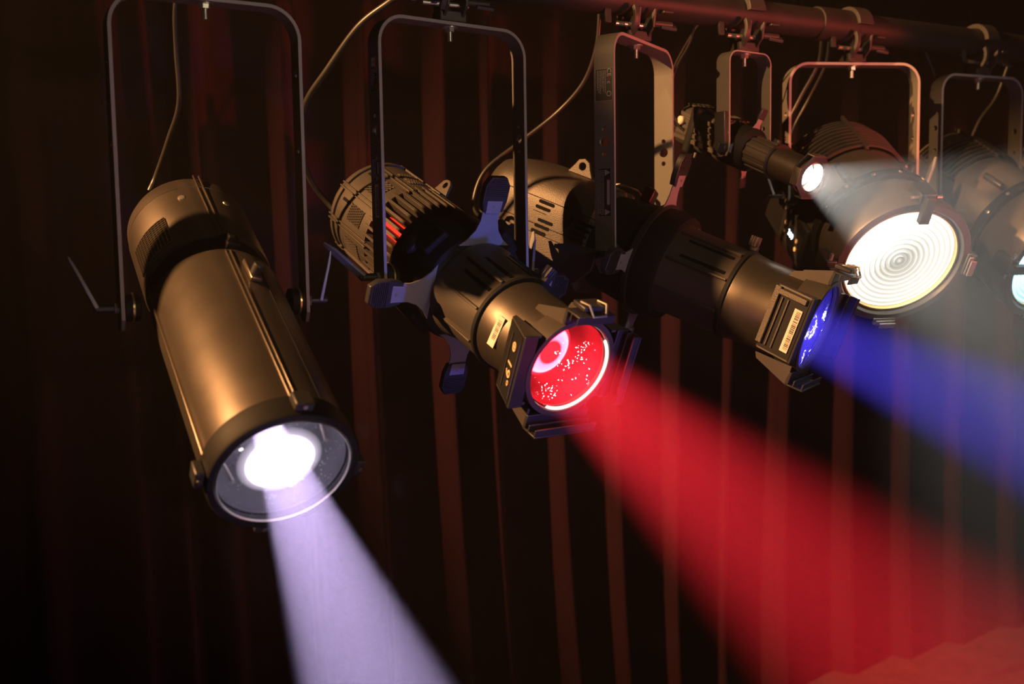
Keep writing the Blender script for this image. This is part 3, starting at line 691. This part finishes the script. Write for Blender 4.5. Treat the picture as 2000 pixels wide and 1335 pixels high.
def light_blue():
    f = fixture('ellipsoidal_spotlight', 'black ellipsoidal spotlight sending the blue beam, with slotted vents on its back', None, (985, 388, 2.03), (1600, 640, 1.73), 0.46)
    r = f.root; zr, zf = f.zr, f.zf; R = 0.104
    secs = [superring(64, R * k, R * k2, 3.2, z, cy) for z, k, k2, cy in ((zr - 0.004, 0.5, 0.5, -0.004), (zr, 0.78, 0.78, -0.004), (zr + 0.012, 0.9, 0.9, -0.004), (zr + 0.04, 0.98, 0.98, -0.004), (zr + 0.08, 1.0, 1.02, -0.004), (-0.12, 1.0, 1.04, -0.006), (-0.07, 0.96, 1.0, -0.006), (-0.06, 0.8, 0.8, -0.004))]
    hs = MB().loft(secs).build('rear_housing', 'grain', r, smooth=40)
    # side panel below, with a slanted front corner
    xs = -R * 1.0
    MB().prism([(zr + 0.04, -0.085), (-0.06, -0.085), (-0.028, -0.045), (-0.028, -0.02), (zr + 0.04, -0.02)], 0, 0.008, Matrix(((0, 0, -1, xs), (0, 1, 0, 0), (1, 0, 0, 0), (0, 0, 0, 1)))).build('side_panel', 'grain', hs, bevel=0.0015)
    def side(u, v, o=0.0): return Matrix(((0, 0, -1, xs - o), (0, 1, 0, v), (1, 0, 0, u), (0, 0, 0, 1)))
    for k in range(2):
        MB().box((0, 0, 0), (0.30 if k else 0.25, 0.0014, 0.001), side(-0.16, -0.004 if k else 0.045, -0.0002 if k else -0.0025)).build('panel_seam', 'dark', hs)
    # vent slots in rows: thin dark plates painted as the shade inside them
    for row, (u0, v0, n) in enumerate(((-0.165, 0.040, 3), (-0.155, 0.006, 4), (-0.072, 0.030, 4))):
        for k in range(n):
            MB().prism(rrect(0.034, 0.0065, 0.003), -0.001, 0.0007, side(u0 - k * 0.004, v0 - k * 0.0115, 0.0 if v0 < 0.03 else -0.001)).build('vent_slot_shade', 'dark', hs)
    MB().prism([(0.0, -0.016), (0.006, -0.006), (0.006, 0.008), (0.0, 0.016), (-0.004, 0.006), (-0.004, -0.008)], -0.001, 0.0007, side(-0.108, 0.022, 0) @ RZ(-24)).build('maker_mark', 'dark', hs)
    # lifting lug on top
    MB().plate([(-0.028, 0), (0.028, 0), (0.018, 0.016), (0.012, 0.028), (0.0, 0.033), (-0.012, 0.028), (-0.018, 0.016)], [(0, 0.017, 0.0075)], -0.003, 0.003, T(-0.015, R * 0.985, -0.16) @ Matrix(((0, 0, 1, 0), (0, 1, 0, 0), (1, 0, 0, 0), (0, 0, 0, 1)))).build('safety_loop', 'grain', hs, bevel=0.001)
    MB().tube([(0.02, R * 1.0, -0.10), (0.02, R * 1.05, -0.09), (0.02, R * 1.05, -0.05), (0.02, R * 1.0, -0.04)], 0.002, 8).build('latch_wire', 'zinc', hs)
    MB().lathe([(-0.065, R * 0.6), (-0.065, R * 0.88), (-0.02, R * 0.92), (0.03, R * 0.98), (0.06, R * 1.02), (0.085, R * 0.96), (0.085, R * 0.7)], 72).build('gate_housing', 'rubber', r)
    MB().lathe([(0.030, R * 1.0), (0.030, R * 1.06), (0.04, R * 1.06), (0.04, R * 1.0)], 72, closed=True).build('shutter_ring', 'plastic', r)
    kb = MB().box((0, 0, 0.02), (0.026, 0.022, 0.03), on_cyl(70, -0.03, R * 0.88)).build('gate_knob', 'plastic', r, bevel=0.003)
    shutter(r, 90, 0.035, 0.092, roll=-4); shutter(r, 180, 0.035, 0.086); shutter(r, 270, 0.035, 0.086); shutter(r, 0, 0.035, 0.086)
    sl, tb = lens_tube(f, 0.07, 0.215, zf, 0.084, 0.079, 'bluegel', 0.05, 84, (128, 152))
    screws(tb, [(60, 0.085, 0.089)], 0.006)
    # slots, bar and barcode on the near side of the frame holder
    mm = on_cyl(180, zf - 0.038, 0.079 * 1.03 + 0.0130) @ RX(20)
    MB().box((-0.004, -0.033, 0.002), (0.104, 0.012, 0.006), mm).box((-0.048, 0.0, 0.002), (0.010, 0.06, 0.006), mm).build('cover_bar', 'grain', sl, bevel=0.001)
    for k in range(2): MB().box((0.004, -0.019 + k * 0.013, 0.0012), (0.088, 0.003, 0.003), mm).build('cover_rib', 'body', sl, bevel=0.0006)
    mb = mm @ T(0.006, 0.020, 0.0016)
    p = MB().box((0, 0, 0), (0.076, 0.016, 0.0012), mb).build('barcode_label', 'label', sl, smooth=0)
    b = MB(); q = random.Random(9); x = -0.034
    while x < 0.034:
        d = q.choice((0.0007, 0.0011, 0.0017)); b.box((x, 0.002, 0.0007), (d, 0.009, 0.0004), mb); x += d + q.choice((0.0008, 0.0013))
    b.build('barcode', 'labelblack', p, smooth=0)
    g = ringglow('blue_lamp_lens', [(0, 5), (0.3, 5), (0.55, 2.2), (0.62, 1.6), (0.65, 0)], 1.0, 3, 0.15, (0.9, 0.9, 1))
    o = MB().lathe([(0, 0.0005), (-0.004, 0.03), (-0.010, 0.056), (-0.014, 0.072)], 56).build('lamp_lens', g, r); o.matrix_local = T(0, 0, zf - 0.03)
    beam(f, 'blue_lamp', zf - 0.37, (1, 1, 1), 22000, 9.2, 0.85, (-0.01, -0.035))
    hw = 0.135
    yoke(f, hw, 0.385, 0.040, 0.006, 0.04, 0.035, [(0.222, 0.0042), (0.2, 0.009), (0.178, 0.0042)])
    lever(f, -1, hw, (-78, 10), 0.03, mat='plastic'); lever(f, 1, hw, (-60, 20))
    leg_label(f, hw, -1, 0.300, 0.036, 0.058, 'rating', 12)
    leg_label(f, hw, -1, 0.110, 0.028, 0.088, 'warning', 14)
    return f
# ------------------------------------------------------------------ light 4: mini spot
def light_mini():
    f = fixture('mini_spotlight', 'small ribbed mini spotlight with a short white beam above the blue one', None, (1350, 243, 2.14), (1584, 345, 1.89), 0.47)
    r = f.root; zr, zf = f.zr, f.zf; q = 0.043
    poly = []
    for sx, sy in ((1, 1), (-1, 1), (-1, -1), (1, -1)):
        poly += [(sx * q, sy * q * 0.45), (sx * q * 0.8, sy * q * 0.8), (sx * q * 0.45, sy * q)] if sx * sy > 0 else [(sx * q * 0.45, sy * q), (sx * q * 0.8, sy * q * 0.8), (sx * q, sy * q * 0.45)]
    hs = MB().prism(poly, zr, -0.03).build('rear_housing', 'body', r, bevel=0.002)
    for u in (-0.022, -0.010, 0.002, 0.014, 0.026):
        MB().box((-q - 0.001, u, (zr - 0.03) / 2), (0.004, 0.009, -0.035 - zr)).build('cooling_rib', 'body', hs, bevel=0.0012)
        MB().box((u, q + 0.001, (zr - 0.03) / 2), (0.009, 0.004, -0.035 - zr)).build('cooling_rib', 'body', hs, bevel=0.0012)
    MB().box((0, 0, -0.115), (0.098, 0.098, 0.022)).build('band', 'rubber', hs, bevel=0.006)
    MB().solid([(0, 0.009), (0.006, 0.009), (0.009, 0.006)], 20, T(-q - 0.003, 0.012, zr + 0.018) @ RY(-90)).build('bright_knob', 'knobcap', hs)
    for s in (-1, 1): MB().solid([(0, 0.003), (0.01, 0.0024)], 10, T(-q * 0.7, -q, zr + 0.06 + s * 0.006) @ RX(90)).build('led_lamp', 'zinc', hs)
    MB().cyl((0, q, -0.10), (0, q + 0.014, -0.10), 0.008, 14).build('cable_gland', 'plastic', hs)
    gt = MB().lathe([(-0.035, 0.02), (-0.035, 0.044), (0.02, 0.044), (0.03, 0.036), (0.03, 0.02)], 32).build('gate_housing', 'rubber', r)
    # shutter levers
    for th, rl in ((90, 12), (180, 0), (262, -20), (0, 0)):
        m = on_cyl(th, 0.01, 0) @ Matrix(((1, 0, 0, 0), (0, 0, 1, 0), (0, 1, 0, 0), (0, 0, 0, 1))) @ RZ(rl)
        b = MB().prism([(-0.012, 0.04), (0.012, 0.04), (0.006, 0.052), (0.006, 0.068), (-0.006, 0.068), (-0.006, 0.052)], -0.0008, 0.0008, m).build('shutter_blade', 'steel', gt)
        MB().prism([(-0.0085, 0.062), (0.0085, 0.062), (0.0085, 0.084), (-0.0085, 0.084)], -0.003, 0.003, m).build('grip', 'plastic', b, bevel=0.001)
    MB().cyl((-0.046, 0.02, -0.012), (-0.06, 0.03, 0.004), 0.0026, 8).build('thumb_screw', 'brass', gt)
    MB().box((-0.05, -0.01, -0.015), (0.012, 0.03, 0.022)).build('latch', 'plastic', gt, bevel=0.002)
    tb = MB().lathe([(0.025, 0.02), (0.025, 0.030), (0.095, 0.030), (0.095, 0.02)], 40).build('lens_tube', 'body', r)
    for i in range(12): MB().box((0, 0, 0.001), (0.007, 0.062, 0.003), on_cyl(i * 30, 0.06, 0.030)).build('rib', 'body', tb, bevel=0.0008)
    MB().lathe([(0.094, 0.024), (0.094, 0.036), (0.100, 0.036), (0.100, 0.024)], 40, closed=True).build('tube_ring', 'plastic', tb)
    MB().lathe([(0.098, 0.024), (0.098, 0.031), (zf, 0.031), (zf, 0.026), (0.10, 0.025)], 40).build('lens_barrel', 'barrel', r)
    oc = [(0.044 * math.cos(rad(22.5 + 45 * i)), 0.044 * math.sin(rad(22.5 + 45 * i))) for i in range(8)]
    h1 = MB().plate(oc, [(0, 0, 0.029)], zf - 0.012, zf - 0.009, None, 28).build('frame_plate', 'plastic', r, bevel=0.0006)
    h2 = MB().plate(oc, [(0, 0, 0.031)], zf + 0.004, zf + 0.007, None, 28).build('frame_plate', 'plastic', r, bevel=0.0006)
    for i in (2, 4, 6):
        MB().box((0, 0, 0), (0.033, 0.018, 0.002), on_cyl(45 * i, zf - 0.002, 0.041)).build('frame_side', 'grain', h1)
    MB().lathe([(zf - 0.002, 0.0005), (zf - 0.004, 0.018), (zf - 0.008, 0.028)], 40).build('lens', 'clear', r)
    for k in range(2): MB().lathe([(zf - 0.004 + k * 0.006, 0.0265), (zf - 0.0035 + k * 0.006, 0.0285), (zf - 0.0025 + k * 0.006, 0.0265)], 40, closed=True).build('lens_rim', 'zinc', r)
    MB().box((0, 0, 0.004), (0.01, 0.014, 0.012), on_cyl(80, 0.075, 0.030)).build('focus_knob', 'plastic', tb, bevel=0.002)
    g = ringglow('white_lamp_lens', [(0, 7), (0.18, 7), (0.22, 1.0), (0.3, 0)], 1.0, 2, 0.0, (1, 0.97, 0.9))
    o = MB().lathe([(0, 0.0005), (-0.004, 0.014), (-0.008, 0.024)], 40).build('lamp_lens', g, r); o.matrix_local = T(0, 0, zf - 0.012)
    beam(f, 'white_lamp', zf - 0.056, (1.0, 0.95, 0.84), 1750, 24, 0.5, aim=(0, 0))
    hw = 0.058
    yoke(f, hw, 0.262, 0.036, 0.003, 0.022, 0.02, [(0.04, 0.004)], oy=0.0)
    MB().box((-hw - 0.006, 0, 0.03), (0.010, 0.03, 0.075)).build('leg_sleeve', 'plastic', f.yo, m=f.ymm, bevel=0.002)
    MB().cyl((-hw - 0.004, 0, 0), (-hw - 0.02, 0, 0), 0.009, 16).build('pivot_knob', 'plastic', f.yo, m=f.ymm, bevel=0.001)
    MB().cyl((hw + 0.002, 0, 0), (hw + 0.02, 0, 0), 0.009, 16).build('pivot_knob', 'plastic', f.yo, m=f.ymm, bevel=0.001)
    return f
# ------------------------------------------------------------------ lights 5 to 7: fresnels
def fresnel(label, rear, front, t, lenscol, strength, beamcol, power, display=True, half=24, hw=0.145, hgt=0.30, name_glow='fresnel_lamp', lev=True, clear_beam=True):
    f = fixture('fresnel_light', label, 'fresnel lights', rear, front, t)
    r = f.root; zf = f.zf; R = 0.118; zr = f.zr
    zb = zf - 0.14
    hs = MB().lathe([(zr, 0.001), (zr, R * 0.66), (zr + 0.01, R * 0.82), (zr + 0.028, R * 0.94), (zr + 0.06, R), (zb - 0.02, R * 0.98), (zb, R * 0.9), (zb, R * 0.8)], 80).build('housing', 'shell', r)
    # curved vent bars over the rounded top
    MB().lathe([(zr + 0.022, R * 0.94), (zr + 0.03, R * 0.985), (zr + 0.06, R * 1.008), (zr + 0.15, R * 1.006), (zr + 0.15, R * 0.99)], 30, None, 30, 150).build('vent_recess', 'dark', hs)
    for k in range(10):
        z = zr + 0.022 + k * 0.0135
        rr = R * (0.955 + 0.07 * min(1, k / 3.0)) + 0.001
        MB().lathe([(z, rr), (z, rr + 0.005), (z + 0.005, rr + 0.0055), (z + 0.005, rr)], 24, None, 30, 150, True).build('vent_bar', 'shell', hs)
    MB().box((0, 0, 0.003), (0.007, 0.145, 0.008), on_cyl(92, zr + 0.085, R * 1.02)).build('vent_spine', 'body', hs, bevel=0.001)
    for s in (30, 150): MB().box((0, 0, 0.002), (0.006, 0.14, 0.008), on_cyl(s, zr + 0.088, R * 1.01)).build('vent_edge', 'body', hs, bevel=0.001)
    # lug with hole on the right shoulder
    MB().plate([(-0.03, -0.004), (0.03, -0.004), (0.014, 0.02), (0.006, 0.026), (-0.008, 0.025), (-0.015, 0.018)], [(0, 0.012, 0.006)], -0.003, 0.003, on_cyl(60, zb - 0.05, R * 0.98) @ Matrix(((0, 0, 1, 0), (1, 0, 0, 0), (0, 1, 0, 0), (0, 0, 0, 1)))).build('safety_loop', 'barrel', hs, bevel=0.001)
    MB().box((0, 0, 0.01), (0.012, 0.06, 0.016), on_cyl(128, zb - 0.05, R * 0.98)).build('tilt_handle', 'plastic', hs, bevel=0.004)
    if display:
        # electronics box low on the near side, with a lit read-out
        bx = MB().box((-0.075, -0.085, -0.03), (0.09, 0.10, 0.24)).build('driver_box', 'rubber', r, bevel=0.006)
        m = Matrix(((0, 0, -1, -0.1205), (0, 1, 0, -0.09), (1, 0, 0, 0.02), (0, 0, 0, 1)))
        pn = MB().box((0, 0, 0), (0.12, 0.055, 0.002), m).build('control_panel', 'plastic', bx, bevel=0.0006)
        MB().text('369', 0.020, m @ T(0.0, 0.002, 0.0014), 0.0003).build('lit_digits', 'display', pn, smooth=0)
        for u, v in ((-0.036, 0.012), (-0.036, -0.008), (0.036, 0.008), (0.036, -0.012)):
            MB().solid([(0, 0.0052), (0.0016, 0.0045)], 16, m @ T(u, v, 0.001)).build('button', 'button', pn)
    # black mounting flange and front drum
    fg = MB().lathe([(zb - 0.004, R * 0.8), (zb - 0.004, R * 1.13), (zb + 0.02, R * 1.13), (zb + 0.02, R * 0.8)], 72).build('flange', 'rubber', r, bevel=0.0015)
    screws(fg, [(th, zb + 0.008, R * 1.13) for th in (60, 84, 108, 132, 156)], 0.004)
    dr = MB().lathe([(zb + 0.018, R * 1.04), (zb + 0.03, R * 1.08), (zf - 0.04, R * 1.13), (zf - 0.04, R * 1.16), (zf - 0.004, R * 1.17), (zf, R * 1.15), (zf, R * 1.04), (zf - 0.012, R * 0.99), (zf - 0.03, R * 0.97)], 96).build('front_drum', 'shell', r)
    for th in (90, 180, 0, 270):
        m = on_cyl(th, zf, R * 1.06)
        if th in (90, 180):
            c = MB().box((0, -0.012, 0.028), (0.034, 0.05, 0.02), m).box((0, 0.018, 0.008), (0.020, 0.014, 0.056), m).build('frame_clip', 'plastic', r, bevel=0.002)
            MB().cyl((-0.03, 0.004, 0.028), (0.03, 0.004, 0.028), 0.0035, 10, m=m).build('hinge_pin', 'zinc', c)
        else:
            c = MB().box((0, 0.002, 0.016), (0.05, 0.02, 0.006), m).build('frame_clip', 'plastic', r, bevel=0.001)
            for k in range(3): MB().box((0, 0.002 + k * 0.009, 0.011), (0.046 - 0.006 * k, 0.002, 0.012), m).build('clip_fin', 'zinc', c, bevel=0.0005)
            MB().prism([(-0.02, 0), (0.02, 0), (0.014, 0.018), (-0.004, 0.02)], 0.0, 0.003, m @ T(0, -0.012, 0.02) @ RX(-30)).build('clip_tab', 'plastic', c)
    # stepped lens
    RL = 0.113; prof = [(0.004, 0.0005)]
    n = 11
    for i in range(n):
        r0, r1 = RL * i / n, RL * (i + 1) / n
        prof += [(0.006 if i else 0.007, max(r0, 0.001)), (0.0015, r1 * 0.985)]
    g = ringglow(name_glow, [(0, 0.35), (0.10, 0.26), (0.2, 0.42), (0.34, 0.6), (0.55, 0.9), (0.8, 1.05), (0.97, 0.95), (1.0, 0.9)], strength, 11, 0.5, lenscol)
    o = MB().lathe(prof, 96).build('stepped_lens', g, r, smooth=20); o.matrix_local = T(0, 0, zf - 0.018)
    MB().lathe([(zf - 0.016, RL * 0.985), (zf - 0.008, RL * 1.0), (zf - 0.008, RL * 1.03), (zf - 0.016, RL * 1.03)], 80, closed=True).build('lens_rim', 'brass', r)
    if power: beam(f, name_glow, zf - 0.13, beamcol, power, half, 0.8, radius=0.02)
    yoke(f, hw, hgt, 0.036, 0.006, 0.04, 0.03, [(0.17, 0.006), (0.12, 0.004)])
    if lev: lever(f, -1, hw, (-6, 18), 0.03); lever(f, 1, hw, (4, 20))
    return f

L1 = light_zoom(); L2 = light_red(); L3 = light_blue(); L4 = light_mini()
L5 = fresnel('fresnel light with a glaring white ringed lens, beside the mini spotlight', (1617, 322, 2.27), (1762, 516, 1.96), 0.33, (1, 0.94, 0.82), 1.6, (1.0, 0.93, 0.82), 650, name_glow='white_fresnel_lamp')
L6 = fresnel('fresnel light with a pale blue lens cut off at the right edge', (1822, 338, 2.42), (2070, 515, 2.12), 0.36, (0.45, 0.8, 1.0), 1.8, (0.5, 0.8, 1.0), 150, False, hw=0.125, hgt=0.29, name_glow='blue_fresnel_lamp')
L7 = fresnel('fresnel light farthest along the bar, only its vented back showing', (2030, 328, 2.62), (2290, 490, 2.3), 0.36, (1, 0.9, 0.8), 1.0, (1, 0.9, 0.8), 0, False, hgt=0.29, name_glow='far_fresnel_lamp')

names = ['clamp above the large smooth spotlight sending the lavender beam', 'clamp above the yoke of the red beam spotlight', 'clamp above the yoke of the blue beam spotlight', 'clamp above the mini spotlight', 'clamp above the white fresnel light', 'clamp above the pale blue fresnel light', 'clamp above the farthest fresnel light']
for f, nm in zip((L1, L2, L3, L4, L5, L6, L7), names):
    c = clamp(f.top.x, nm)
    d = f.top.z - (PZ - 0.075)
    print('CLAMP', nm, 'gap', round(-d, 3), 'dy', round(f.top.y - PY, 3))

# ------------------------------------------------------------------ cables
def cable(label, pts, r=0.0045, group='power cables'):
    o = MB().tube(spline([P(*p) for p in pts], 10), r, 8).build('power_cable', 'cable', smooth=80)
    tag(o, label, 'cable', group)
cable('thin black cable rising from the back of the large smooth spotlight', [(292, 372, 1.80), (306, 340, 1.80), (330, 270, 1.76), (350, 200, 1.72), (345, 100, 1.68), (343, 20, 1.64), (352, -60, 1.60), (360, -105, 1.56)])
cable('black cable swooping from the bar to the red beam spotlight behind the nearest yoke', [(672, 430, 2.03), (640, 396, 2.03), (606, 350, 2.0), (588, 285, 1.95), (596, 205, 1.9), (640, 135, 1.85), (700, 52, 1.80), (758, 6, 1.77), (800, -22, 1.74)], 0.006)
cable('thin tan-lit cable from the bar to the back of the blue beam spotlight', [(958, 420, 2.12), (932, 418, 2.12), (926, 385, 2.12), (950, 330, 2.12), (1020, 274, 2.12), (1090, 218, 2.10), (1140, 160, 2.06), (1165, 90, 2.02), (1172, 10, 1.99)], 0.0042)
cable('front one of two thin cables hanging down to the mini spotlight', [(1358, 44, 2.03), (1345, 88, 2.06), (1322, 130, 2.1), (1311, 165, 2.12), (1310, 205, 2.14), (1322, 240, 2.15), (1338, 258, 2.15)], 0.0026)
cable('rear one of two thin cables hanging down to the mini spotlight', [(1366, 46, 2.05), (1344, 80, 2.09), (1318, 128, 2.13), (1306, 165, 2.15), (1305, 210, 2.17), (1318, 246, 2.17), (1336, 262, 2.17)], 0.0026)
cable('left of two cables slanting to the vented back of the white fresnel light', [(1606, 70, 2.22), (1598, 125, 2.26), (1566, 185, 2.30), (1540, 236, 2.32), (1530, 262, 2.32)], 0.0042)
cable('right of two cables slanting to the vented back of the white fresnel light', [(1620, 75, 2.24), (1612, 126, 2.28), (1582, 188, 2.33), (1556, 236, 2.35), (1545, 262, 2.35)], 0.003)
cable('thin cable hanging straight inside the left leg of the pale blue fresnel yoke', [(1806, 100, 2.33), (1822, 140, 2.36), (1828, 175, 2.38), (1824, 225, 2.40), (1822, 262, 2.42)], 0.0036)
cable('cable slanting up to the bar from the back of the pale blue fresnel light', [(1968, 130, 2.55), (1945, 190, 2.56), (1915, 232, 2.56), (1895, 275, 2.56)], 0.004)

# ------------------------------------------------------------------ haze in the room
def haze():
    m, nt, out = nodes('stage_haze')
    s = N(nt, 'ShaderNodeVolumeScatter'); s.inputs['Color'].default_value = (1, 1, 1, 1); s.inputs['Density'].default_value = 0.005; s.inputs['Anisotropy'].default_value = 0.0
    nt.links.new(s.outputs[0], out.inputs['Volume'])
    o = MB().box((1.8, YC / 2 - 0.6, 1.9), (9.0, YC + 2.6, 3.7)).build('stage_haze', m, smooth=0)
    tag(o, 'thin theatrical haze that shows the coloured beams', 'haze', kind='stuff')
haze()
